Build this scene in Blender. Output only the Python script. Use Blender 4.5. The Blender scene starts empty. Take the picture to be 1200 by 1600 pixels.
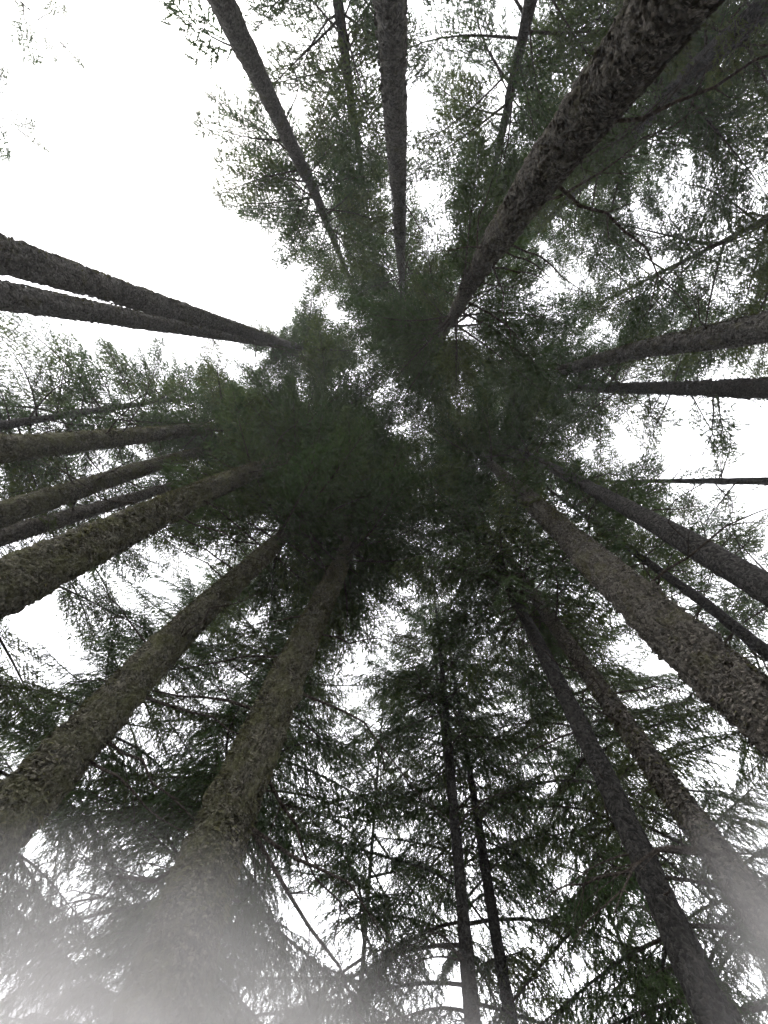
import bpy, math
import numpy as np
from mathutils import Matrix

# ------------------------------------------------------------------ camera
sc = bpy.context.scene
EYE = np.array([0.0, 0.0, 1.6])
cam_data = bpy.data.cameras.new('camera')
cam_data.sensor_fit = 'VERTICAL'
cam_data.sensor_height = 36.0
cam_data.lens = 13.52                      # ultra-wide phone lens
cam_data.clip_start = 0.05
cam_data.clip_end = 600.0
cam = bpy.data.objects.new('camera', cam_data)
sc.collection.objects.link(cam)
# looking up through the crowns, 16 degrees off the zenith
rot = Matrix(((-0.99831, 0.0, -0.05814),
              (-0.01623, 0.96025, 0.27866),
              (0.05583, 0.27913, -0.95863)))
cam.matrix_world = Matrix.Translation(EYE) @ rot.to_4x4()
sc.camera = cam

# ------------------------------------------------------------------ overcast sky
SUN_EL, SUN_AZ = math.radians(52), math.radians(40)      # behind cloud, over the open corner
world = bpy.data.worlds.new('World')
sc.world = world
world.use_nodes = True
wn, wl = world.node_tree.nodes, world.node_tree.links
bg = wn['Background']
sky = wn.new('ShaderNodeTexSky')
sky.sky_type = 'NISHITA'
sky.sun_disc = False
sky.sun_elevation = SUN_EL
sky.sun_rotation = SUN_AZ
sky.dust_density = 4.0
mixn = wn.new('ShaderNodeMix')
mixn.data_type = 'RGBA'
mixn.inputs['Factor'].default_value = 0.90                # thick even cloud over the blue
mixn.inputs['B'].default_value = (11.0, 11.0, 11.4, 1)
wl.new(sky.outputs['Color'], mixn.inputs['A'])
wl.new(mixn.outputs['Result'], bg.inputs['Color'])
bg.inputs['Strength'].default_value = 0.13

sun_data = bpy.data.lights.new('sun', 'SUN')
sun_data.energy = 1.0
sun_data.angle = math.radians(25)
sun_data.color = (1.0, 0.97, 0.93)
sun = bpy.data.objects.new('sun', sun_data)
sc.collection.objects.link(sun)
sd = (math.cos(SUN_EL) * math.sin(SUN_AZ), math.cos(SUN_EL) * math.cos(SUN_AZ), math.sin(SUN_EL))
from mathutils import Vector
sun.rotation_euler = Vector(sd).to_track_quat('Z', 'Y').to_euler()

sc.view_settings.view_transform = 'Standard'
sc.view_settings.look = 'None'
sc.view_settings.gamma = 1.0
sc.view_settings.use_curve_mapping = False
sc.view_settings.exposure = 1.5
sc.cycles.max_bounces = 5
sc.cycles.diffuse_bounces = 3
sc.cycles.transmission_bounces = 4
sc.cycles.glossy_bounces = 2
sc.cycles.volume_bounces = 3
sc.cycles.use_adaptive_sampling = True
sc.cycles.adaptive_threshold = 0.03
sc.cycles.use_denoising = True

# ------------------------------------------------------------------ helpers
PI = math.pi


def mesh_np(name, V, F, mat, smooth=False):
    """one mesh from a vertex array and one face array (all faces alike), or a list of face arrays"""
    Fs = F if isinstance(F, list) else [F]
    Fs = [np.asarray(f, np.int32) for f in Fs if len(f)]
    me = bpy.data.meshes.new(name)
    V = np.asarray(V, np.float32)
    me.vertices.add(len(V))
    me.vertices.foreach_set('co', V.ravel())
    idx = np.concatenate([f.ravel() for f in Fs])
    cnt = np.concatenate([np.full(len(f), f.shape[1], np.int32) for f in Fs])
    start = np.concatenate([[0], np.cumsum(cnt)[:-1]]).astype(np.int32)
    me.loops.add(len(idx))
    me.loops.foreach_set('vertex_index', idx)
    me.polygons.add(len(cnt))
    me.polygons.foreach_set('loop_start', start)
    if smooth:
        me.polygons.foreach_set('use_smooth', np.ones(len(cnt), bool))
    me.update(calc_edges=True)
    me.materials.append(mat)
    return me


def link(name, me, parent=None, loc=(0, 0, 0)):
    o = bpy.data.objects.new(name, me)
    sc.collection.objects.link(o)
    o.location = loc
    if parent is not None:
        o.parent = parent
    return o


_rs = np.random.RandomState(7)
PERM = np.concatenate([_rs.permutation(256)] * 3)
PVAL = _rs.rand(256)


def hash3(i, j, k):
    return PERM[(PERM[(PERM[i & 255] + j) & 255] + k) & 255]


def vnoise(P):
    """smooth value noise in 3-D, 0..1"""
    I = np.floor(P).astype(np.int64)
    f = P - I
    f = f * f * (3 - 2 * f)
    out = 0
    for a in (0, 1):
        wa = f[:, 0] if a else 1 - f[:, 0]
        for b in (0, 1):
            wb = f[:, 1] if b else 1 - f[:, 1]
            for c in (0, 1):
                wc = f[:, 2] if c else 1 - f[:, 2]
                out = out + wa * wb * wc * PVAL[hash3(I[:, 0] + a, I[:, 1] + b, I[:, 2] + c)]
    return out


def cells(P):
    """cellular noise: distance to nearest and second cell, random value of the nearest"""
    I = np.floor(P).astype(np.int64)
    f1 = np.full(len(P), 9.0)
    f2 = np.full(len(P), 9.0)
    val = np.zeros(len(P))
    for a in (-1, 0, 1):
        for b in (-1, 0, 1):
            for c in (-1, 0, 1):
                h = hash3(I[:, 0] + a, I[:, 1] + b, I[:, 2] + c)
                q = np.stack([I[:, 0] + a + PVAL[h], I[:, 1] + b + PVAL[(h * 7 + 31) & 255],
                              I[:, 2] + c + PVAL[(h * 13 + 77) & 255]], 1)
                d = np.sqrt(((P - q) ** 2).sum(1))
                near = d < f1
                f2 = np.where(near, f1, np.minimum(f2, d))
                val = np.where(near, PVAL[(h * 29 + 5) & 255], val)
                f1 = np.where(near, d, f1)
    return f1, f2, val


def unit(v):
    return v / np.maximum(np.linalg.norm(v, axis=-1, keepdims=True), 1e-9)


# ------------------------------------------------------------------ materials
def new_mat(name):
    m = bpy.data.materials.new(name)
    m.use_nodes = True
    nt = m.node_tree
    nt.nodes.clear()
    out = nt.nodes.new('ShaderNodeOutputMaterial')
    return m, nt, out


def ramp(nt, stops, src):
    r = nt.nodes.new('ShaderNodeValToRGB')
    e = r.color_ramp.elements
    e[0].position, e[0].color = stops[0][0], (*stops[0][1], 1)
    e[1].position, e[1].color = stops[-1][0], (*stops[-1][1], 1)
    for p, c in stops[1:-1]:
        x = e.new(p)
        x.color = (*c, 1)
    nt.links.new(src, r.inputs['Fac'])
    return r.outputs['Color']


def noise_node(nt, scale, detail=4, rough=0.6, stretch=None):
    co = nt.nodes.new('ShaderNodeTexCoord')
    n = nt.nodes.new('ShaderNodeTexNoise')
    n.inputs['Scale'].default_value = scale
    n.inputs['Detail'].default_value = detail
    n.inputs['Roughness'].default_value = rough
    if stretch:
        mp = nt.nodes.new('ShaderNodeMapping')
        mp.inputs['Scale'].default_value = stretch
        nt.links.new(co.outputs['Object'], mp.inputs['Vector'])
        nt.links.new(mp.outputs['Vector'], n.inputs['Vector'])
    else:
        nt.links.new(co.outputs['Object'], n.inputs['Vector'])
    return n.outputs['Fac']


def mixc(nt, fac, a, b):
    m = nt.nodes.new('ShaderNodeMix')
    m.data_type = 'RGBA'
    for key, v in (('Factor', fac), ('A', a), ('B', b)):
        if isinstance(v, bpy.types.NodeSocket):
            nt.links.new(v, m.inputs[key])
        elif key == 'Factor':
            m.inputs[key].default_value = v
        else:
            m.inputs[key].default_value = (*v, 1)
    return m.outputs['Result']


def bark_mat(name, dark, mid, pale, moss, moss_lo, moss_hi):
    m, nt, out = new_mat(name)
    L = nt.links
    b = nt.nodes.new('ShaderNodeBsdfPrincipled')
    b.inputs['Roughness'].default_value = 0.95
    b.inputs['Specular IOR Level'].default_value = 0.12
    co = nt.nodes.new('ShaderNodeTexCoord')
    wp = nt.nodes.new('ShaderNodeTexNoise')                 # warps the plates
    wp.inputs['Scale'].default_value = 11
    wp.inputs['Detail'].default_value = 3
    L.new(co.outputs['Object'], wp.inputs['Vector'])
    va = nt.nodes.new('ShaderNodeVectorMath')
    va.operation = 'MULTIPLY_ADD'
    va.inputs[1].default_value = (0.09, 0.09, 0.09)
    L.new(wp.outputs['Color'], va.inputs[0])
    L.new(co.outputs['Object'], va.inputs[2])
    vo = nt.nodes.new('ShaderNodeTexVoronoi')               # loose bark plates
    vo.inputs['Scale'].default_value = 42
    L.new(va.outputs[0], vo.inputs['Vector'])
    sep = nt.nodes.new('ShaderNodeSeparateColor')
    L.new(vo.outputs['Color'], sep.inputs['Color'])
    ad = nt.nodes.new('ShaderNodeMath')
    ad.operation = 'MULTIPLY_ADD'
    ad.inputs[1].default_value = 0.45
    L.new(sep.outputs[0], ad.inputs[0])
    sc_ = nt.nodes.new('ShaderNodeMath')
    sc_.operation = 'MULTIPLY'
    sc_.inputs[1].default_value = 0.62
    L.new(noise_node(nt, 40, 6, 0.75, (1, 1, 0.8)), sc_.inputs[0])
    L.new(sc_.outputs[0], ad.inputs[2])
    c1 = ramp(nt, [(0.26, dark), (0.52, mid), (0.80, pale)], ad.outputs[0])
    ms = ramp(nt, [(moss_lo, (0, 0, 0)), (moss_hi, (1, 1, 1))], noise_node(nt, 3.2, 7, 0.72))
    mc = ramp(nt, [(0.3, tuple(0.45 * v for v in moss)), (0.7, tuple(1.35 * v for v in moss))], noise_node(nt, 38, 4, 0.7))
    L.new(mixc(nt, ms, c1, mc), b.inputs['Base Color'])
    hsum = nt.nodes.new('ShaderNodeMath')
    hsum.operation = 'MULTIPLY_ADD'
    hsum.inputs[1].default_value = -0.8
    L.new(vo.outputs['Distance'], hsum.inputs[0])
    L.new(noise_node(nt, 60, 5, 0.75), hsum.inputs[2])
    bp = nt.nodes.new('ShaderNodeBump')
    bp.inputs['Strength'].default_value = 1.0
    bp.inputs['Distance'].default_value = 0.03
    L.new(hsum.outputs[0], bp.inputs['Height'])
    L.new(bp.outputs['Normal'], b.inputs['Normal'])
    L.new(b.outputs['BSDF'], out.inputs['Surface'])
    return m


def leaf_mat(name, lo, hi, trans):
    m, nt, out = new_mat(name)
    col = ramp(nt, [(0.32, lo), (0.68, hi)], noise_node(nt, 1.7, 4, 0.7))
    d = nt.nodes.new('ShaderNodeBsdfPrincipled')
    d.inputs['Roughness'].default_value = 0.6
    d.inputs['Specular IOR Level'].default_value = 0.25
    t = nt.nodes.new('ShaderNodeBsdfTranslucent')
    mx = nt.nodes.new('ShaderNodeMixShader')
    mx.inputs[0].default_value = trans
    nt.links.new(col, d.inputs['Base Color'])
    nt.links.new(col, t.inputs['Color'])
    nt.links.new(d.outputs['BSDF'], mx.inputs[1])
    nt.links.new(t.outputs['BSDF'], mx.inputs[2])
    nt.links.new(mx.outputs[0], out.inputs['Surface'])
    return m


MOSSC = (0.095, 0.088, 0.030)
BARK = {
    'mossy': bark_mat('bark_mossy', (0.024, 0.023, 0.018), (0.080, 0.076, 0.058), (0.19, 0.180, 0.142), (0.115, 0.118, 0.062), 0.42, 0.62),
    'scaly': bark_mat('bark_scaly', (0.032, 0.030, 0.026), (0.092, 0.085, 0.073), (0.185, 0.172, 0.148), (0.105, 0.104, 0.050), 0.50, 0.74),
    'grey': bark_mat('bark_grey', (0.046, 0.044, 0.041), (0.118, 0.113, 0.104), (0.22, 0.212, 0.196), (0.115, 0.113, 0.055), 0.54, 0.78),
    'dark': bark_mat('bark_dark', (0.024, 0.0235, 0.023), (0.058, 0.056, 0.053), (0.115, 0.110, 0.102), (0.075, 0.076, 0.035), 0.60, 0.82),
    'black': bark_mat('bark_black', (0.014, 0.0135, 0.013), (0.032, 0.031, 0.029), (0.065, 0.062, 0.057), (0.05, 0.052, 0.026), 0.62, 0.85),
}
def needle_mat():
    m, nt, out = new_mat('needles')
    L = nt.links
    oi = nt.nodes.new('ShaderNodeObjectInfo')
    young = ramp(nt, [(0.0, (0.028, 0.056, 0.018)), (0.35, (0.042, 0.071, 0.022)), (0.6, (0.040, 0.069, 0.029)), (0.85, (0.062, 0.090, 0.022)), (1.0, (0.052, 0.064, 0.022))], oi.outputs['Random'])
    tip = ramp(nt, [(0.0, (0.055, 0.100, 0.030)), (0.5, (0.078, 0.119, 0.038)), (1.0, (0.110, 0.140, 0.040))], oi.outputs['Random'])
    col = mixc(nt, ramp(nt, [(0.38, (0, 0, 0)), (0.70, (1, 1, 1))], noise_node(nt, 4.5, 4, 0.7)), young, tip)
    d = nt.nodes.new('ShaderNodeBsdfPrincipled')
    d.inputs['Roughness'].default_value = 0.55
    d.inputs['Specular IOR Level'].default_value = 0.3
    t = nt.nodes.new('ShaderNodeBsdfTranslucent')
    mx = nt.nodes.new('ShaderNodeMixShader')
    mx.inputs[0].default_value = 0.50
    L.new(col, d.inputs['Base Color'])
    L.new(col, t.inputs['Color'])
    L.new(d.outputs['BSDF'], mx.inputs[1])
    L.new(t.outputs['BSDF'], mx.inputs[2])
    L.new(mx.outputs[0], out.inputs['Surface'])
    return m


NEEDLES = needle_mat()
FLAKE = {
    'mossy': bark_mat('flakes_mossy', (0.036, 0.034, 0.026), (0.125, 0.118, 0.090), (0.30, 0.285, 0.225), (0.145, 0.146, 0.080), 0.46, 0.66),
    'scaly': bark_mat('flakes_scaly', (0.045, 0.040, 0.035), (0.125, 0.112, 0.096), (0.27, 0.245, 0.21), (0.13, 0.125, 0.06), 0.58, 0.80),
    'grey': bark_mat('flakes_grey', (0.060, 0.057, 0.053), (0.15, 0.144, 0.134), (0.28, 0.27, 0.25), (0.14, 0.128, 0.06), 0.58, 0.80),
    'dark': BARK['dark'],
    'black': BARK['black'],
}
WOOD = bark_mat('twig_wood', (0.030, 0.024, 0.020), (0.060, 0.050, 0.042), (0.10, 0.085, 0.07), MOSSC, 0.60, 0.85)
MOSS = leaf_mat('moss_tufts', (0.075, 0.074, 0.032), (0.175, 0.172, 0.085), 0.25)

# ------------------------------------------------------------------ forest floor
m, nt, out = new_mat('forest_floor')
b = nt.nodes.new('ShaderNodeBsdfPrincipled')
b.inputs['Roughness'].default_value = 1.0
nt.links.new(ramp(nt, [(0.3, (0.045, 0.034, 0.020)), (0.55, (0.085, 0.066, 0.036)), (0.75, (0.06, 0.075, 0.025))],
                  noise_node(nt, 0.8, 8, 0.7)), b.inputs['Base Color'])
nt.links.new(b.outputs['BSDF'], out.inputs['Surface'])
FLOOR = m
ax = np.concatenate([np.linspace(-300, -24, 24), np.linspace(-23, 23, 93), np.linspace(24, 300, 24)])
GX, GY = np.meshgrid(ax, ax, indexing='ij')


def ground_z(x, y):
    x = np.atleast_1d(np.asarray(x, float))
    y = np.atleast_1d(np.asarray(y, float))
    P = np.stack([x, y, np.zeros_like(x)], 1)
    return 0.30 * (vnoise(P * 0.33) - 0.5) + 0.10 * (vnoise(P * 1.6 + 9) - 0.5)


gz = ground_z(GX.ravel(), GY.ravel())
n = len(ax)
ii, jj = np.meshgrid(np.arange(n - 1), np.arange(n - 1), indexing='ij')
q = (ii * n + jj).ravel()
ground = link('forest_floor', mesh_np('forest_floor', np.stack([GX.ravel(), GY.ravel(), gz], 1),
                                      np.stack([q, q + n, q + n + 1, q + 1], 1), FLOOR, True))
ground['kind'] = 'structure'


# ------------------------------------------------------------------ light gaps in the canopy
# each: from point, to point, radius at each end -- no branch grows into these openings
GAPS = [
    ((-2.17, -0.47, 4.92), (-17.4, -3.8, 28.2), 0.16, 1.3),
    ((-2.42, -0.74, 4.70), (-19.4, -5.9, 26.4), 0.11, 0.9),
    ((-2.17, 0.61, 4.90), (-17.4, 4.9, 28.0), 0.15, 1.2),
    ((-1.60, 1.41, 4.98), (-12.8, 11.3, 28.7), 0.10, 0.8),
    ((-1.95, -2.53, 4.01), (-15.6, -20.3, 20.8), 0.20, 1.62),
    ((-0.08, 2.33, 4.85), (-0.7, 18.7, 27.6), 0.11, 0.85),
    ((2.50, 0.54, 4.68), (20.0, 4.3, 26.2), 0.16, 1.26),
    ((2.33, -0.44, 4.82), (18.7, -3.5, 27.3), 0.17, 1.34),
    ((2.91, -1.06, 4.13), (23.3, -8.5, 21.9), 0.12, 0.92),
    ((1.33, 0.93, 5.26), (10.6, 7.4, 30.9), 0.33, 2.66),
    ((1.62, 0.97, 5.12), (13.0, 7.8, 29.8), 0.32, 2.56),
    ((0.08, 2.0, 8.0), (0.16, 3.7, 15.0), 0.35, 0.60),
]


def in_gap(P):
    bad = np.zeros(len(P), bool)
    ragged = 0.45 + 1.05 * vnoise(P * 1.1 + 40)
    for a, c, r0, r1 in GAPS:
        a = np.asarray(a, float)
        d = np.asarray(c, float) - a
        t = np.clip(((P - a) @ d) / (d @ d), 0, 1)
        dist = np.linalg.norm(P - a - t[:, None] * d, axis=1)
        bad |= dist < (r0 + (r1 - r0) * t) * ragged
    return bad


# ------------------------------------------------------------------ conifers
class Stem:
    """centre line and radius of a trunk, in world space"""

    def __init__(s, knots, H, dia, zref, rng, power=0.7):
        k = np.array(knots, float)
        zz = np.linspace(0, H, 241)
        x = np.interp(zz, k[:, 0], k[:, 1])
        y = np.interp(zz, k[:, 0], k[:, 2])
        above = zz > k[-1, 0]                       # carry the lean on, slowly straightening
        if above.any() and len(k) > 1:
            i = max(0, len(k) - 3)
            dz = max(k[-1, 0] - k[i, 0], 1.0)
            t = zz[above] - k[-1, 0]
            t = 8 * (1 - np.exp(-t / 8))
            x[above] += (k[-1, 1] - k[i, 1]) / dz * t
            y[above] += (k[-1, 2] - k[i, 2]) / dz * t
        ker = np.exp(-np.linspace(-2, 2, 21) ** 2)
        ker /= ker.sum()
        s.z = zz
        s.x = np.convolve(np.pad(x, 10, 'edge'), ker, 'valid')
        s.y = np.convolve(np.pad(y, 10, 'edge'), ker, 'valid')
        s.H = H
        s.rb = 0.5 * dia / (1 - zref / H) ** power
        s.power = power

    def at(s, z):
        return np.stack([np.interp(z, s.z, s.x), np.interp(z, s.z, s.y), z], -1)

    def rad(s, z):
        z = np.asarray(z, float)
        return s.rb * np.maximum(1 - np.clip(z, 0, s.H) / s.H, 0.0) ** s.power + 0.35 * s.rb * np.exp(-np.maximum(z, 0) / 0.35) + 0.004


def trunk_mesh(stem, base, nseg, step, relief, mat, rng, cell=0.055, dense_to=14):
    """a bark-covered trunk: scale-like plates, furrows and swellings in the mesh itself"""
    z = [-0.25]
    while z[-1] < stem.H - 0.03:
        c = stem.at(np.array(z[-1]))
        rg = math.dist(c, EYE)
        z.append(z[-1] + (0.12 if z[-1] < 2.0 else max(step, 0.0095 * rg) * (1 if z[-1] < dense_to else 2.5)))
    z = np.array(z)
    th = np.linspace(0, 2 * PI, nseg, endpoint=False)
    Z, T = np.meshgrid(z, th, indexing='ij')
    R0 = stem.rad(Z)
    N = np.stack([np.cos(T), np.sin(T), np.zeros_like(T)], -1).reshape(-1, 3)
    C = stem.at(Z.ravel())
    off = rng.rand(3) * 90
    Q = N * R0.reshape(-1, 1) + np.stack([0 * C[:, 0], 0 * C[:, 0], C[:, 2]], 1)
    big = vnoise(Q * np.array([2.2, 2.2, 0.8]) + off) - 0.5
    mid = vnoise(Q * np.array([7, 7, 4.5]) + off) - 0.5
    # warped plates, a little longer round the stem than along it
    W = Q + 0.03 * np.stack([vnoise(Q * 9 + off + 3), vnoise(Q * 9 + off + 17), vnoise(Q * 9 + off + 31)], 1)
    f1, f2, val = cells(W / np.array([cell, cell, cell * 1.15]) + off)
    plate = np.clip((f2 - f1) * 2.6, 0, 1) * (0.55 + 0.45 * val) + 0.55 * (val - 0.5)
    fine = vnoise(Q * 42 + off) - 0.5
    thick = np.clip(R0.ravel() / 0.25, 0.25, 1.1)
    disp = thick * relief * (0.065 * big + 0.040 * mid + 0.034 * (plate - 0.35) + 0.018 * fine)
    P = C + N * (R0.ravel() + disp)[:, None] - base
    nz = len(z)
    a, c = np.meshgrid(np.arange(nz - 1), np.arange(nseg), indexing='ij')
    i0 = (a * nseg + c).ravel()
    i1 = (a * nseg + (c + 1) % nseg).ravel()
    return mesh_np('trunk', P, np.stack([i0, i1, i1 + nseg, i0 + nseg], 1), mat, True)


def bark_scale_mesh(stem, base, count, zlo, zhi, size, mat, rng, lift=0.75):
    """loose bark flakes standing off the trunk, curling outwards at the lower edge"""
    z = zlo + (zhi - zlo) * rng.rand(count) ** 1.3
    th = rng.rand(count) * 2 * PI
    R = stem.rad(z)
    N = np.stack([np.cos(th), np.sin(th), 0 * th], 1)
    S = np.stack([-np.sin(th), np.cos(th), 0 * th], 1)
    U = np.array([[0, 0, 1.0]])
    C = stem.at(z) + N * (R + 0.002)[:, None] - base
    tw = rng.normal(0, 0.55, count)[:, None]
    A = np.cos(tw) * S + np.sin(tw) * U
    B = np.cos(tw) * U - np.sin(tw) * S
    w = (size * (0.45 + rng.rand(count)))[:, None]
    h = (size * (0.35 + 0.7 * rng.rand(count)))[:, None]
    lf = (size * lift * rng.rand(count))[:, None]
    V = np.stack([C + B * h * 0.5 - A * w * 0.4, C + B * h * 0.5 + A * w * 0.4,
                  C + A * w * 0.55 + N * lf * 0.4, C - B * h * 0.6 + A * w * 0.3 + N * lf,
                  C - B * h * 0.55 - A * w * 0.35 + N * lf * 1.1, C - A * w * 0.5 + N * lf * 0.5], 1).reshape(-1, 3)
    i = np.arange(count)[:, None] * 6
    return mesh_np('bark_scales', V, [i + np.array([[0, 1, 2, 5]]), i + np.array([[5, 2, 3, 4]])], mat)


def moss_mesh(stem, base, count, zlo, zhi, size, mat, rng, side=None, spread=1.1):
    """shaggy tufts of moss: short blades in clumps"""
    nclump = max(1, count // 14)
    cz = zlo + (zhi - zlo) * rng.rand(nclump)
    ct = rng.rand(nclump) * 2 * PI if side is None else rng.normal(side, spread, nclump)
    k = rng.randint(0, nclump, count)
    z = cz[k] + rng.normal(0, 0.05, count)
    R = stem.rad(z)
    th = ct[k] + rng.normal(0, 0.045, count) / np.maximum(R, 0.05)
    N = np.stack([np.cos(th), np.sin(th), 0 * th], 1)
    S = np.stack([-np.sin(th), np.cos(th), 0 * th], 1)
    C = stem.at(z) + N * (R - 0.002)[:, None] - base
    l = (size * (0.5 + rng.rand(count)))[:, None]
    d = unit(N * (0.5 + 0.6 * rng.rand(count))[:, None] + S * rng.normal(0, 0.5, count)[:, None]
             + np.array([[0, 0, -1.0]]) * (0.3 + 0.6 * rng.rand(count))[:, None])
    wv = unit(np.cross(d, N + 0.3 * rng.normal(size=(count, 3))))
    V = np.stack([C - wv * l * 0.16, C + wv * l * 0.16, C + d * l], 1).reshape(-1, 3)
    i = np.arange(count)[:, None] * 3
    return mesh_np('moss', V, i + np.array([[0, 1, 2]]), mat)


def tubes(P, R, sides=4):
    """P (n, k, 3) polylines, R (n, k) radii -> verts, quads of n tapering tubes"""
    n, k, _ = P.shape
    T = unit(np.gradient(P, axis=1))
    ref = np.where(np.abs(T[..., 2:3]) > 0.9, np.array([1.0, 0, 0]), np.array([0, 0, 1.0]))
    A = unit(np.cross(T, ref))
    B = np.cross(T, A)
    th = np.arange(sides) * 2 * PI / sides
    V = P[:, :, None] + R[:, :, None, None] * (np.cos(th)[:, None] * A[:, :, None] + np.sin(th)[:, None] * B[:, :, None])
    a, j, s = np.meshgrid(np.arange(n), np.arange(k - 1), np.arange(sides), indexing='ij')
    i0 = (a * k + j) * sides + s
    i1 = (a * k + j) * sides + (s + 1) % sides
    F = np.stack([i0, i1, i1 + sides, i0 + sides], -1).reshape(-1, 4)
    return V.reshape(-1, 3), F


UP = np.array([0, 0, 1.0])
TOTAL = dict(bough=0)


def bough_mesh(L, rng, droop, hang):
    """one needle-bearing bough along +X: limb, side twigs, twiglets and needles"""
    lat = rng.normal(0, 0.05)

    def ax(t):
        return np.stack([L * t, L * lat * np.sin(t * 3.0), L * (-droop * t ** 2 + 0.4 * droop * t ** 4)], -1)

    t = np.linspace(0, 1, 8)
    Vs, Fs, off = [], [], 0
    V, F = tubes(ax(t)[None], ((0.006 + 0.0085 * L) * (1 - 0.88 * t))[None], 5)
    Vs.append(V); Fs.append(F); off += len(V)
    n = max(6, int(L / (0.058 if hang < 0.6 else 0.062)))
    t = 0.16 + 0.84 * (np.arange(n) + rng.rand(n)) / n
    t = np.minimum(t, 0.995)
    A = ax(t)
    T = unit(ax(t + 0.02) - ax(t - 0.02))
    S = unit(np.cross(T, UP))
    side = np.where(np.arange(n) % 2 == 0, 1.0, -1.0)
    ph = rng.uniform(0.7, 1.15, n) * (1 - 0.4 * t)
    d = unit(T * np.cos(ph)[:, None] + S * (side * np.sin(ph))[:, None] + UP * rng.normal(-0.06, 0.10, n)[:, None])
    l = np.minimum(L * (0.40 * (1 - t) ** 0.8 * np.minimum(1, 0.35 + 2.2 * t)) + 0.12, 1.2) * rng.uniform(0.55, 1.15, n)
    sag = hang * rng.uniform(0.5, 1.3, n) * 0.6
    curl = rng.normal(0.25, 0.12, n)

    def tw(i, q):                                   # point on twig i
        fwd = T[i] * (curl[i] * l[i] * q ** 2)[:, None]
        return A[i] + d[i] * (l[i] * q)[:, None] + 0.6 * fwd - UP * (sag[i] * l[i] * q ** 2)[:, None]

    i_ = np.arange(n)
    P = np.stack([A, tw(i_, np.full(n, 0.5)), tw(i_, np.full(n, 0.95))], 1)
    V, F = tubes(P, np.stack([0.003 + 0.004 * l, 0.002 + 0.0025 * l, np.full(n, 0.001)], 1), 3)
    Vs.append(V); Fs.append(F + off); off += len(V)
    nw = sum(len(f) for f in Fs)
    # twiglets on the twigs, and on the limb's own end
    k = np.maximum(4, (l / (0.052 if hang < 0.6 else 0.061)).astype(int))
    ti = np.repeat(i_, k)
    rk = np.concatenate([np.arange(c) for c in k])
    q = 0.05 + 0.95 * (rk + rng.rand(len(ti))) / k[ti]
    B = tw(ti, q)
    D = unit(tw(ti, np.minimum(q + 0.05, 1.05)) - tw(ti, q - 0.05))
    Sd = unit(np.cross(D, UP))
    sg = np.where(rk % 2 == 0, 1.0, -1.0)
    an = rng.uniform(0.45, 1.0, len(ti)) * (1 - 0.75 * (q > 0.92))
    e = unit(D * np.cos(an)[:, None] + Sd * (sg * np.sin(an))[:, None] + UP * rng.normal(-0.30 * hang, 0.16, len(ti))[:, None])
    m = rng.uniform(0.09, 0.20, len(ti)) * (1.15 - 0.5 * q)
    nrm = unit(UP + 0.45 * rng.normal(size=e.shape))
    wd = unit(np.cross(e, nrm))
    dro = hang * 0.35

    def sp(q2):                                     # point on each twiglet
        return B + e * (m * q2)[:, None] - UP * (dro * m * q2 ** 2)[:, None]

    core = np.stack([B + wd * 0.011, sp(np.ones(len(ti))), B - wd * 0.011], 1)
    tris = [core]
    for j in range(8):
        q2 = np.full(len(ti), (j + 0.6) / 8.5) + rng.uniform(-0.05, 0.05, len(ti))
        b0 = sp(q2)
        sgn = 1.0 if j % 2 else -1.0
        nd = unit(e * rng.uniform(0.5, 0.9, len(ti))[:, None] + wd * (sgn * rng.uniform(0.55, 0.95, len(ti)))[:, None]
                  + UP * rng.normal(-0.1, 0.22, len(ti))[:, None])
        ln = (rng.uniform(0.036, 0.062, len(ti)) * (1.1 - 0.35 * q2))[:, None]
        tris.append(np.stack([b0 - e * 0.0105, b0 + nd * ln, b0 + e * 0.0105], 1))
    tv = np.concatenate(tris).reshape(-1, 3)
    nF = np.arange(len(tv)).reshape(-1, 3) + off
    V = np.concatenate(Vs + [tv])
    wF = np.concatenate(Fs)
    me = mesh_np('bough', V, [wF, nF], WOOD)
    me.materials.append(NEEDLES)
    me.polygons.foreach_set('material_index', np.concatenate([np.zeros(len(wF), np.int32), np.ones(len(nF), np.int32)]))
    return me


BOUGH_LEN = (0.7, 1.2, 1.8, 2.5, 3.3)
BOUGHS = {}
_r = np.random.RandomState(55)
for kind_, (dr_, hg_) in {'flat': (0.16, 0.35), 'weep': (0.30, 1.0)}.items():
    for L_ in BOUGH_LEN:
        BOUGHS[kind_, L_] = [bough_mesh(L_, _r, dr_ * _r.uniform(0.7, 1.3), hg_) for _ in range(4)]


def leader_mesh(rng):
    """the top shoot of a conifer: a short upright stem with rising twigs"""
    me = bough_mesh(0.9, rng, 0.0, 0.1)
    co = np.empty(len(me.vertices) * 3, np.float32)
    me.vertices.foreach_get('co', co)
    co = co.reshape(-1, 3)[:, [2, 1, 0]] * np.array([1, 0.6, 1.0], np.float32)
    me.vertices.foreach_set('co', np.ascontiguousarray(co).ravel())
    me.name = 'crown'
    return me


LEADERS = [leader_mesh(_r) for _ in range(3)]


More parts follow.
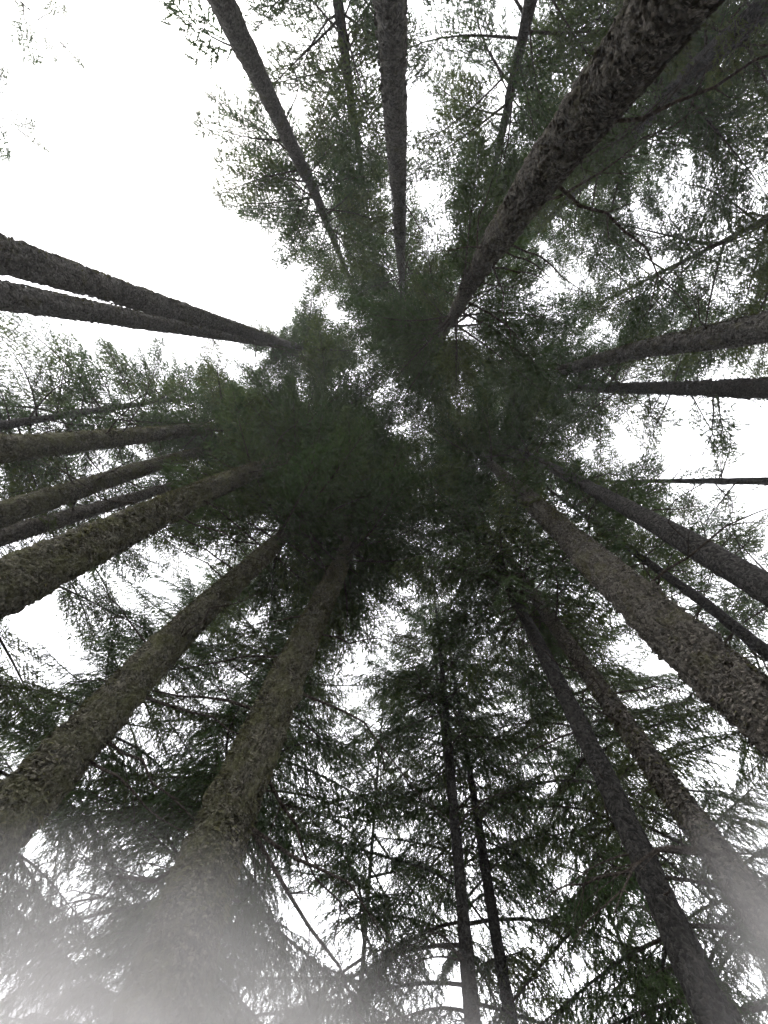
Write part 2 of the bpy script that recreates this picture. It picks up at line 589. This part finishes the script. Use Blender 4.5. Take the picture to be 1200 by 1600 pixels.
def grow_crown(root, stem, rng, hb, Lmax, gap=0.15, rise=0.30, kind='flat', lean_az=None, lean_amt=0.0, extra=(), full=0.7, gaps=True):
    """crown of one tree: the leader, and every bough as a part hung round the stem (root-local space)"""
    H = stem.H
    nb = int((H - hb) / gap)
    h = hb + (H - hb - 0.5) * (np.arange(nb) + rng.rand(nb)) / nb
    az = np.arange(nb) * 2.39996 + rng.normal(0, 0.35, nb) + rng.rand() * 6
    t = (h - hb) / (H - hb)
    L = 1.25 * Lmax * (1 - t) ** full * np.minimum(1, 0.5 + 3.0 * t) * rng.uniform(0.6, 1.12, nb) + 0.2
    if lean_az is not None:
        L *= 1 + lean_amt * np.cos(az - lean_az)
    pitch = rise * (t * 2.0 - 0.45) + rng.normal(0, 0.10, nb)
    for (eh, ea, eL, ep) in extra:
        h, az, L, pitch = np.append(h, eh), np.append(az, ea), np.append(L, eL), np.append(pitch, ep)
    base = np.array(root.location)
    top = stem.at(np.array([H - 0.35]))[0]
    crown = link('crown', LEADERS[rng.randint(3)], root, top - base)
    tt = np.linspace(0.15, 1, 8)
    for i in range(len(h)):
        c = stem.at(np.array([h[i]]))[0]
        Li = L[i]
        if gaps:
            dv = np.array([math.cos(az[i]) * math.cos(pitch[i]), math.sin(az[i]) * math.cos(pitch[i]), math.sin(pitch[i])])
            bad = in_gap(c + Li * tt[:, None] * dv - UP * (0.2 * Li * tt ** 2)[:, None])
            if bad.any():
                f = tt[np.argmax(bad)] - 0.03
                if f * Li < 0.45:
                    continue
                Li *= f
        lc = min(BOUGH_LEN, key=lambda v: abs(math.log(v / Li)))
        o = link('bough', BOUGHS[kind, lc][rng.randint(4)], crown, c - top)
        o.rotation_euler = (rng.normal(0, 0.18), -pitch[i], az[i])
        k = Li / lc
        o.scale = (k, k * rng.choice([-1, 1]), k)
        TOTAL['bough'] += 1
    return crown


def dead_branch(stem, z, az, L, s0, dr, r0, rng, base, twigs=6):
    """one bare, crooked branch with a few broken side twigs, as a mesh of its own"""
    k = 9
    t = np.linspace(0, 1, k)
    c = stem.at(np.array([z]))[0]
    a = az + np.cumsum(rng.normal(0, 0.07, k))
    r = L * t
    P = np.stack([c[0] + r * np.cos(a), c[1] + r * np.sin(a), z + L * (s0 * t - dr * t ** 2) + np.cumsum(rng.normal(0, 0.012, k)) * L], 1)
    V, F = tubes(P[None], (r0 * (1 - 0.85 * t))[None], 6)
    Vs, Fs = [V], [F]
    off = len(V)
    for j in range(twigs):
        i = rng.randint(2, k - 1)
        d = unit(P[min(i + 1, k - 1)] - P[i - 1])
        sd = unit(np.cross(d, [0, 0, 1.0])) * rng.choice([-1, 1])
        d2 = unit(d * rng.uniform(0.4, 0.9) + sd * rng.uniform(0.5, 1.0) + np.array([0, 0, rng.uniform(-0.7, 0.3)]))
        ln = L * rng.uniform(0.12, 0.38)
        q = np.stack([P[i], P[i] + d2 * ln * 0.5 + rng.normal(0, 0.02, 3), P[i] + d2 * ln + np.array([0, 0, -0.15 * ln])])
        V, F = tubes(q[None], np.array([[r0 * 0.32, r0 * 0.22, 0.0015]]), 3)
        Vs.append(V)
        Fs.append(F + off)
        off += len(V)
    return mesh_np('branch', np.concatenate(Vs) - base, np.concatenate(Fs), WOOD, True)





def conifer(name, label, knots, H, dia, zref, seed, bark='scaly', nseg=40, step=0.05, relief=1.0,
            crown=None, dead=(), dead_n=0, dead_z=(3, 8), scales=0, scale_z=(2.5, 10), moss=0, moss_z=(2, 12),
            moss_side=None, scale_size=0.035, group=None, moss_size=0.04):
    rng = np.random.RandomState(seed)
    stem = Stem(knots, H, 0.76 * dia, zref, rng)
    gz0 = float(ground_z(knots[0][1], knots[0][2])[0])
    base = np.array([knots[0][1], knots[0][2], gz0])
    root = bpy.data.objects.new(name, None)
    root.empty_display_size = 0.3
    sc.collection.objects.link(root)
    root.location = base
    root['label'] = label
    root['category'] = 'tree'
    root['group'] = group or 'tall conifers ringing the viewpoint'
    tr = link('trunk', trunk_mesh(stem, base, nseg, step, relief, BARK[bark], rng, dense_to=crown['hb'] + 4), root)
    if scales:
        o = link('bark_scales', bark_scale_mesh(stem, base, scales, scale_z[0], scale_z[1], scale_size, FLAKE[bark], rng), tr)
        o['kind'] = 'stuff'
    if moss:
        o = link('moss', moss_mesh(stem, base, moss, moss_z[0], moss_z[1], moss_size, MOSS, rng, moss_side), tr)
        o['kind'] = 'stuff'
    grow_crown(root, stem, rng, **crown)
    dl = list(dead)
    for i in range(dead_n):                          # broken stubs
        dl.append((rng.uniform(dead_z[0] - 1, dead_z[1]), rng.rand() * 2 * PI, rng.uniform(0.22, 0.5), rng.uniform(-0.3, 0.3), 0.1))
    for i in range(dead_n):
        z = rng.uniform(*dead_z)
        dl.append((z, rng.rand() * 2 * PI, rng.uniform(0.5, 1.9), rng.uniform(-0.15, 0.3), rng.uniform(0.0, 0.5)))
    for (z, az, L, s0, dr) in dl:
        link('branch', dead_branch(stem, z, az, L, s0, dr, 0.007 + 0.007 * L, rng, base), root)
    return root


def C(hb, L, **k):
    return dict(hb=hb, Lmax=L, **k)


# ---- the trees round the viewpoint: (height, x, y) along each centre line
conifer('conifer_tree', 'slender grey trunk leaning into the open white sky, foliage on its upper left side',
        [(0, 2.32, 4.81), (7.9, 2.30, 4.82), (8.9, 2.28, 4.83), (10.5, 2.26, 4.84), (12.4, 2.22, 4.86), (17.4, 2.30, 4.82)],
        23, 0.38, 8.3, 101, 'grey', 36, crown=C(11.5, 1.7, extra=[(10.6, 0.1, 1.6, -0.15), (11.2, 0.5, 1.8, -0.1), (11.6, -0.3, 1.9, -0.1), (12.1, 0.2, 2.0, 0.0),
        (12.8, -0.1, 2.2, 0.0), (13.2, 0.6, 2.1, 0.1), (13.8, 0.0, 2.2, 0.0), (8.6, 0.3, 0.9, -0.3)]), dead_n=5, dead_z=(7, 12))
conifer('conifer_tree', 'straight brown-grey trunk standing upright at the top centre, bare up to its crown',
        [(0, 0.17, 4.07), (7.0, 0.17, 4.07), (11.0, 0.16, 4.07), (14.6, 0.17, 4.07), (21.1, 0.15, 4.07)],
        27, 0.42, 7.5, 102, 'grey', 48, 0.035, crown=C(16, 2.7, extra=[(17.0, -1.2, 3.1, 0.0), (18.2, -1.0, 3.1, 0.1), (16.6, -0.8, 2.9, 0.0), (19, -1.3, 3.0, 0.1)]), dead_n=12, dead_z=(10, 17), scales=3500, scale_z=(6, 14))
conifer('conifer_tree', 'thickest trunk of all, scaly brown bark, slanting in from the top right',
        [(0, -1.44, 1.85), (4.4, -1.34, 1.91), (4.9, -1.31, 1.93), (5.6, -1.26, 1.96), (7.1, -1.21, 1.99), (9.5, -1.16, 2.03), (12.0, -1.18, 2.01)],
        27, 0.45, 4.5, 103, 'scaly', 150, 0.016, 1.3, crown=C(10.5, 2.9, gap=0.175, extra=[(12.5, -1.0, 3.2, 0.0), (13.6, -1.3, 3.3, 0.1), (15, -0.8, 3.0, 0.1), (16.5, -1.2, 3.0, 0.1)]),
        dead=[(5.2, 3.4, 1.5, -0.1, 0.3), (5.9, 3.9, 1.8, 0.1, 0.4), (6.5, 2.9, 1.6, 0.2, 0.4), (7.4, 3.6, 1.5, 0.1, 0.2), (8.1, 4.2, 1.5, 0.2, 0.3)],
        dead_n=6, dead_z=(6, 10), scales=14000, scale_z=(3, 10), scale_size=0.026)
conifer('conifer_tree', 'thicker upper one of the two mossy trunks entering from the right edge',
        [(0, -4.60, 0.97), (7.3, -4.62, 0.82), (8.4, -4.61, 0.85), (10.1, -4.61, 0.88), (14.5, -4.63, 0.77), (25.5, -4.66, 0.49)],
        26, 0.45, 7.5, 104, 'grey', 48, 0.035, 1.3, crown=C(15.5, 2.4), dead_n=9, dead_z=(8, 14), scales=4500, scale_z=(6, 14), moss=3000, moss_z=(6, 15), moss_side=1.6)
conifer('conifer_tree', 'bluish dark trunk lying level on the right edge just under a mossier trunk',
        [(0, -5.91, -0.17), (8.5, -5.90, 0.08), (10.9, -5.90, 0.15), (16.0, -5.90, 0.31)],
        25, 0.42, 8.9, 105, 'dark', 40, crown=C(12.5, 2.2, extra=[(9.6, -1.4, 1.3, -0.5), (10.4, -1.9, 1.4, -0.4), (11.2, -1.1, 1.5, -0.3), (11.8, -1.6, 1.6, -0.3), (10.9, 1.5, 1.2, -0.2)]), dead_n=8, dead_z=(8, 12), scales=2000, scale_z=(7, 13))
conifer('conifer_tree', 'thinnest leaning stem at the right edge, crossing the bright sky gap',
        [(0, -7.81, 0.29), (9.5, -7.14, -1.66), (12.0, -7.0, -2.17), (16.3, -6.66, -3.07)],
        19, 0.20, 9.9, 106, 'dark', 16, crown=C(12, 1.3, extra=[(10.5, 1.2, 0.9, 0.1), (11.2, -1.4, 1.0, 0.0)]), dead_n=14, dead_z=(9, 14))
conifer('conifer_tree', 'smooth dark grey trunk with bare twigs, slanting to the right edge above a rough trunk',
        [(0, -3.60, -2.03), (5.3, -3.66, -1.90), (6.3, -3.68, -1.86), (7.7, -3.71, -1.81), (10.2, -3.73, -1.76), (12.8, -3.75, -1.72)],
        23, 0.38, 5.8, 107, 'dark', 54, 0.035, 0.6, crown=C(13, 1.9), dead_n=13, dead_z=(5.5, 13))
conifer('conifer_tree', 'thin pole-like trunk between the smooth grey trunk and the rough knobbly trunk at right',
        [(0, -4.13, -3.13), (5.7, -4.26, -2.95), (6.8, -4.30, -2.88), (8.5, -4.32, -2.86)],
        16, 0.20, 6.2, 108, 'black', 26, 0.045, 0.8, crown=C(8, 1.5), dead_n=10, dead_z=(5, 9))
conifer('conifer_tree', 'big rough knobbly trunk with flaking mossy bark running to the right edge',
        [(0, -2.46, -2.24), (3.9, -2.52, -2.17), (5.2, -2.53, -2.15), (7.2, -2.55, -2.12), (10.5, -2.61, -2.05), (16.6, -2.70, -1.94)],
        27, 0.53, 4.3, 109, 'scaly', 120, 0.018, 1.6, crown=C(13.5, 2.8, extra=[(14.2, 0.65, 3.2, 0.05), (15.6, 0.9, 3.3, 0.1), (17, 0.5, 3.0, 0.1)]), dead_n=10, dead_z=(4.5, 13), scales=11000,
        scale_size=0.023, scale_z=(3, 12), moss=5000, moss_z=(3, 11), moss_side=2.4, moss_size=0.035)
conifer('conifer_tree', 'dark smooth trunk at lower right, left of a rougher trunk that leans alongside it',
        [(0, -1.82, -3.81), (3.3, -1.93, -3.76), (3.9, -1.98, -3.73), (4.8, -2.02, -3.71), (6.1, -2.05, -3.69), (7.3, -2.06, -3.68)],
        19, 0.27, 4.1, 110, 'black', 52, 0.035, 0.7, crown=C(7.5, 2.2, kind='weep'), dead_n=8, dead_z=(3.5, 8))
conifer('conifer_tree', 'rough trunk at lower right, leaning into the white lens glow beside a darker smooth trunk',
        [(0, -2.69, -3.64), (3.8, -2.62, -3.69), (4.6, -2.58, -3.72), (5.5, -2.58, -3.72), (6.9, -2.55, -3.74)],
        21, 0.29, 4.5, 111, 'scaly', 60, 0.03, 1.3, crown=C(7.5, 2.2, kind='weep'), dead_n=8, dead_z=(3.5, 8), scales=4500, scale_z=(3, 8), moss=3000, moss_z=(3, 8))
conifer('conifer_tree', 'thin upright pole trunk at the bottom centre, taller of two side by side',
        [(0, -0.58, -6.41), (4.1, -0.70, -6.40), (5.2, -0.74, -6.39), (6.3, -0.76, -6.39), (7.7, -0.82, -6.38)],
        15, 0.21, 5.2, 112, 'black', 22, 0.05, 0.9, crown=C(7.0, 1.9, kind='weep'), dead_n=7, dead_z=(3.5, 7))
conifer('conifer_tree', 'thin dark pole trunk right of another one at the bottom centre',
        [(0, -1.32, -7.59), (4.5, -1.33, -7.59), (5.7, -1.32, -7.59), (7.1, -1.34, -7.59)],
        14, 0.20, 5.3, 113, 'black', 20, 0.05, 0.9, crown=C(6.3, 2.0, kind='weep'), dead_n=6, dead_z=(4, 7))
conifer('conifer_tree', 'nearest moss-covered trunk rising out of the white lens glow at lower left of centre',
        [(0, 1.50, -3.52), (3.0, 1.47, -3.53), (3.7, 1.57, -3.48), (4.5, 1.57, -3.48), (5.6, 1.58, -3.48), (7.6, 1.53, -3.50), (10.0, 1.46, -3.53)],
        26, 0.58, 3.7, 114, 'mossy', 130, 0.017, 1.5, crown=C(9.3, 3.2, extra=[(10.2, 2.0, 3.2, -0.05), (10.9, 1.6, 3.3, 0.0), (11.6, 2.4, 3.2, 0.0), (12.6, 1.9, 3.3, 0.05), (14, 2.1, 3.2, 0.1), (9.8, 2.9, 2.4, 0.0), (10.6, 2.7, 2.6, 0.0),
        (9.5, -1.5, 2.6, -0.1), (10.3, -1.8, 2.6, 0.0), (8.8, -1.3, 2.3, -0.1), (11, -1.4, 2.7, 0.0), (9.9, -1.2, 3.0, -0.05), (10.7, -2.0, 2.8, 0.0)]),
        dead=[(4.6, 4.0, 2.1, -0.25, 0.1), (4.1, 4.2, 2.4, -0.1, 0.35), (3.9, 3.7, 1.9, 0.05, 0.25), (3.7, -0.5, 2.2, 0.2, 0.2), (5.2, 0.1, 2.3, 0.2, 0.3),
              (6.1, 0.2, 2.0, 0.1, 0.3), (5.6, 3.5, 2.2, 0.0, 0.4), (6.8, 3.2, 1.8, 0.1, 0.3), (7.4, -0.3, 1.8, 0.1, 0.3)], dead_n=5, dead_z=(5, 9),
        scales=13000, scale_z=(2.3, 9.5), scale_size=0.028, moss=14000, moss_z=(2.2, 9.5), moss_size=0.042)
conifer('conifer_tree', 'thick mossy trunk slanting to the left edge, next left of the nearest one',
        [(0, 2.90, -2.83), (3.5, 2.87, -2.85), (4.1, 2.88, -2.84), (5.1, 2.90, -2.82), (6.6, 2.89, -2.83), (8.1, 2.83, -2.89)],
        24, 0.50, 4.1, 115, 'mossy', 110, 0.020, 1.3, crown=C(8.6, 3.1, extra=[(9.2, 2.3, 3.2, 0.0), (10.0, 2.7, 3.2, 0.0), (10.6, 1.9, 3.0, 0.0)]), dead_n=9, dead_z=(3.8, 8), scales=10000, scale_size=0.028, scale_z=(2.6, 8.5), moss=8000, moss_z=(2.6, 9))
conifer('conifer_tree', 'thick mossy trunk entering the left edge halfway down, largest of the left group',
        [(0, 3.27, -1.39), (4.2, 3.26, -1.40), (5.2, 3.26, -1.40), (7.2, 3.28, -1.37), (12.6, 3.24, -1.45)],
        27, 0.50, 4.8, 116, 'mossy', 90, 0.025, 1.3, crown=C(12, 3.2, extra=[(13, 2.7, 3.2, 0.0), (14.2, 2.4, 3.2, 0.1), (15.5, 2.9, 3.2, 0.1)]), dead_n=8, dead_z=(5, 11), scales=8000, scale_size=0.03, scale_z=(3.5, 10), moss=8000, moss_z=(3.5, 11), moss_side=1.5)
conifer('conifer_tree', 'slimmer mossy trunk at the left edge, directly above a thinner parallel trunk',
        [(0, 5.59, -1.58), (6.4, 5.62, -1.44), (9.0, 5.65, -1.33), (16.0, 5.67, -1.22)],
        24, 0.40, 7.4, 117, 'mossy', 40, crown=C(13.5, 2.2), dead_n=9, dead_z=(8, 15), scales=2500, scale_z=(5.5, 12), moss=2500, moss_z=(5.5, 13), moss_side=1.6)
conifer('conifer_tree', 'thin trunk at the left edge squeezed between two bigger mossy trunks',
        [(0, 6.11, -1.57), (6.7, 6.03, -1.85), (7.7, 6.01, -1.90), (9.3, 5.99, -1.96)],
        21, 0.33, 7.7, 118, 'scaly', 34, crown=C(11, 1.9), dead_n=7, dead_z=(7, 11), scales=1500, scale_z=(5.5, 10))
conifer('conifer_tree', 'level mossy trunk on the left edge below the pine-like dark foliage',
        [(0, 5.36, -0.42), (6.4, 5.34, -0.54), (8.0, 5.34, -0.58), (11.1, 5.33, -0.63)],
        23, 0.42, 7.4, 119, 'mossy', 42, crown=C(11, 2.2), dead_n=6, dead_z=(7, 10), scales=2500, scale_z=(5.5, 11), moss=2500, moss_z=(5.5, 12), moss_side=1.6)
conifer('conifer_tree', 'very thin trunk half hidden in foliage on the left edge',
        [(0, 8.08, -1.18), (9.0, 8.10, -0.36), (11.6, 8.11, -0.13)],
        20, 0.22, 9.9, 120, 'dark', 18, crown=C(8.8, 2.6), dead_n=4, dead_z=(7, 10))
conifer('conifer_tree', 'upper one of two parallel bare trunks crossing the white sky at left',
        [(0, 4.25, 1.28), (5.9, 4.15, 1.51), (7.8, 4.13, 1.56), (12.7, 4.05, 1.76), (17.9, 3.95, 1.99)],
        25, 0.42, 6.7, 121, 'grey', 56, 0.03, 1.4, crown=C(16, 1.9, extra=[(17, 3.2, 2.8, 0.0), (18.5, 3.4, 2.8, 0.1), (17.8, 2.9, 2.6, 0.0)]), scales=5000, scale_z=(5, 14), moss=3000, moss_z=(5, 14), moss_side=1.7, dead_n=3, dead_z=(12, 16))
conifer('conifer_tree', 'lower one of two parallel bare trunks crossing the white sky at left',
        [(0, 5.05, 0.86), (6.5, 4.90, 1.30), (8.7, 4.85, 1.45), (12.3, 4.77, 1.71), (18.5, 4.61, 2.11)],
        25, 0.38, 7.4, 122, 'grey', 48, 0.035, 1.3, crown=C(15.5, 1.9), scales=4000, scale_z=(6, 14), moss=2500, moss_z=(6, 14), moss_side=1.7, dead_n=4, dead_z=(11, 16))
conifer('conifer_tree', 'slim trunk wrapped in its own dark foliage just left of the top centre trunk',
        [(0, 0.80, 6.27), (9.8, 1.10, 6.21), (11.5, 1.17, 6.20), (13.5, 1.22, 6.19)],
        21, 0.22, 10.1, 123, 'black', 18, crown=C(7.5, 1.55, gap=0.13), dead_n=3, dead_z=(9, 14))
conifer('conifer_tree', 'slim leaning trunk amid dense foliage just right of the top centre trunk',
        [(0, -1.12, 6.43), (9.9, -1.99, 6.12), (11.3, -2.10, 6.08), (13.5, -2.31, 6.01)],
        22, 0.24, 10.3, 124, 'dark', 20, crown=C(7.5, 2.3, gap=0.18), dead_n=4, dead_z=(9, 14))
conifer('conifer_tree', 'shadowed trunk in the top right corner behind the thickest trunk',
        [(0, -6.01, 5.04), (9.7, -5.41, 5.60), (11.3, -5.24, 5.76), (13.6, -5.17, 5.82)],
        24, 0.42, 10.1, 125, 'dark', 34, crown=C(9.5, 2.8, gap=0.19), dead_n=5, dead_z=(8, 12))

# ---- the trees behind them, seen mostly as crowns
BACK = [
    # x, y, height, crown base, crown radius, bough habit, label
    (8.2, -3.5, 20, 4.5, 2.9, 'flat', 'dark spreading crown at the left edge beneath the largest left trunk'),
    (6.6, -6.55, 19, 3.6, 2.9, 'weep', 'drooping crown filling the lower left corner behind the mossy trunks'),
    (2.95, -6.9, 20, 3.4, 2.8, 'weep', 'drooping dark crown between the two thick mossy trunks at lower left'),
    (-1.05, -9.2, 19, 3.2, 3.0, 'weep', 'hanging foliage right behind the two thin pole trunks'),
    (-3.9, -7.15, 18, 3.4, 2.8, 'weep', 'drooping crown behind the dark smooth trunk at lower right'),
    (-6.3, -9.1, 21, 3.4, 2.9, 'weep', 'hanging foliage in the lower right corner behind the leaning pair'),
    (-8.6, -4.2, 22, 7.0, 2.2, 'flat', 'loose twiggy crown at the right edge beyond the smooth grey trunk'),
    (-9.3, 1.75, 23, 8.0, 2.6, 'flat', 'far crown on the right edge straight behind the mossy trunk there'),
    (-7.3, 3.4, 22, 8.5, 2.7, 'flat', 'bushy crown between the shadowed corner trunk and the right edge trunks'),
    (-4.8, 7.2, 23, 8.5, 3.0, 'flat', 'dark crown seen between the thickest trunk and the slim leaning trunk'),
    (-7.6, 7.9, 24, 9.0, 2.8, 'flat', 'far crown in the top right corner beyond the shadowed trunk'),
    (9.6, -1.0, 17, 7.5, 2.4, 'flat', 'short crown on the left edge under the two parallel bare trunks'),
    (5.1, -11.9, 21, 3.2, 3.0, 'weep', 'distant drooping crown low in the bottom left'),
    (-8.2, -6.2, 20, 4.0, 2.6, 'weep', 'distant crown low in the bottom right corner'),
    (0.9, -11.2, 18, 3.0, 3.3, 'weep', 'far drooping crown left of the two thin pole trunks'),
    (4.5, -9.0, 21, 3.2, 3.0, 'weep', 'shaggy crown low between the mossy trunks, nearer the bottom edge'),
    (8.2, -8.4, 21, 3.4, 3.0, 'weep', 'far shaggy crown at the bottom left corner'),
    (-4.9, -12.0, 20, 3.0, 2.8, 'weep', 'far shaggy crown at the bottom edge between the thin poles and the dark smooth trunk'),
    (9.15, 9.25, 14.6, 6.0, 2.2, 'flat', 'small treetop poking into the top left corner of the white sky'),
    (9.9, 6.8, 13.5, 6.0, 2.0, 'flat', 'tiny treetop tip at the left edge, lower of two in the white sky'),
]
for i, (x, y, H, hb, L, habit, lab) in enumerate(BACK):
    rr = np.random.RandomState(700 + i)
    to_light = math.atan2(-y, -x)
    reach = [(z, to_light + rr.normal(0, 0.45), rr.uniform(0.55, 0.85) * L, rr.normal(-0.05, 0.1)) for z in np.arange(hb, H * 0.75, 0.8 if habit == 'weep' else 1.3)]
    conifer('conifer_tree', lab, [(0, x, y), (9, x * 1.004, y * 1.004)], H, 0.20 if math.hypot(x, y) < 9.5 else 0.13, 4, 300 + i, 'dark', 14, 0.14, 0.8,
            crown=C(hb, L, kind=habit, gap=0.17 if habit == 'weep' else 0.24, gaps=False, extra=reach), group='background conifers beyond the ring')

# ------------------------------------------------------------------ thin haze box, added to lift dark tones as lens glare does
hm, nt, out = new_mat('veil_haze')
pv = nt.nodes.new('ShaderNodeVolumePrincipled')
pv.inputs['Color'].default_value = (0.93, 0.95, 1.0, 1)
pv.inputs['Density'].default_value = 0.0020
pv.inputs['Anisotropy'].default_value = 0.3
nt.links.new(pv.outputs['Volume'], out.inputs['Volume'])
hx, hz0, hz1 = 302.0, -1.4, 30.5
V = [(x, y, z) for z in (hz0, hz1) for x, y in ((-hx, -hx), (hx, -hx), (hx, hx), (-hx, hx))]
haze = link('haze', mesh_np('haze', V, np.array([[0, 3, 2, 1], [4, 5, 6, 7], [0, 1, 5, 4], [1, 2, 6, 5], [2, 3, 7, 6], [3, 0, 4, 7]]), hm))
haze['kind'] = 'stuff'

# ------------------------------------------------------------------ added fog volumes low among the trunks, standing in for lens glow
mm, nt, out = new_mat('lens_glow_volume')
co = nt.nodes.new('ShaderNodeTexCoord')
ln = nt.nodes.new('ShaderNodeVectorMath')
ln.operation = 'LENGTH'
nt.links.new(co.outputs['Object'], ln.inputs[0])
fall = nt.nodes.new('ShaderNodeMapRange')
fall.interpolation_type = 'SMOOTHSTEP'
for key, v in (('From Min', 1.0), ('From Max', 0.25), ('To Min', 0.0), ('To Max', 1.0)):
    fall.inputs[key].default_value = v
nt.links.new(ln.outputs['Value'], fall.inputs['Value'])
wis = nt.nodes.new('ShaderNodeMapRange')
for key, v in (('From Min', 0.30), ('From Max', 0.70), ('To Min', 0.05), ('To Max', 1.5)):
    wis.inputs[key].default_value = v
nt.links.new(noise_node(nt, 2.4, 3, 0.5), wis.inputs['Value'])
mu = nt.nodes.new('ShaderNodeMath')
mu.operation = 'MULTIPLY'
nt.links.new(fall.outputs[0], mu.inputs[0])
nt.links.new(wis.outputs[0], mu.inputs[1])
m2 = nt.nodes.new('ShaderNodeMath')
m2.operation = 'MULTIPLY'
m2.inputs[1].default_value = 1.6
nt.links.new(mu.outputs[0], m2.inputs[0])
pv = nt.nodes.new('ShaderNodeVolumePrincipled')
pv.inputs['Color'].default_value = (1.0, 0.985, 0.985, 1)
pv.inputs['Anisotropy'].default_value = 0.2
nt.links.new(m2.outputs[0], pv.inputs['Density'])
nt.links.new(pv.outputs['Volume'], out.inputs['Volume'])
th, ph = np.meshgrid(np.linspace(0.02, PI - 0.02, 17), np.linspace(0, 2 * PI, 32, endpoint=False), indexing='ij')
MV = np.stack([np.sin(th) * np.cos(ph), np.sin(th) * np.sin(ph), np.cos(th)], -1).reshape(-1, 3)
a_, c_ = np.meshgrid(np.arange(16), np.arange(32), indexing='ij')
i0, i1 = (a_ * 32 + c_).ravel(), (a_ * 32 + (c_ + 1) % 32).ravel()
lens_glow_me = mesh_np('lens_glow_mist', MV, [np.stack([i0, i0 + 32, i1 + 32, i1], 1), np.arange(31, -1, -1)[None], np.arange(16 * 32, 17 * 32)[None]], mm, True)
for loc, scl, rz in (((1.5, -3.0, 1.9), (2.3, 1.3, 1.65), 0.35), ((-2.4, -3.0, 2.2), (1.05, 1.0, 1.9), -0.6), ((0.1, -3.1, 1.7), (1.5, 1.1, 1.45), 0.1)):
    o = link('lens_glow_mist', lens_glow_me, None, loc)
    o.scale = scl
    o.rotation_euler = (0, 0, rz)
    o['kind'] = 'stuff'
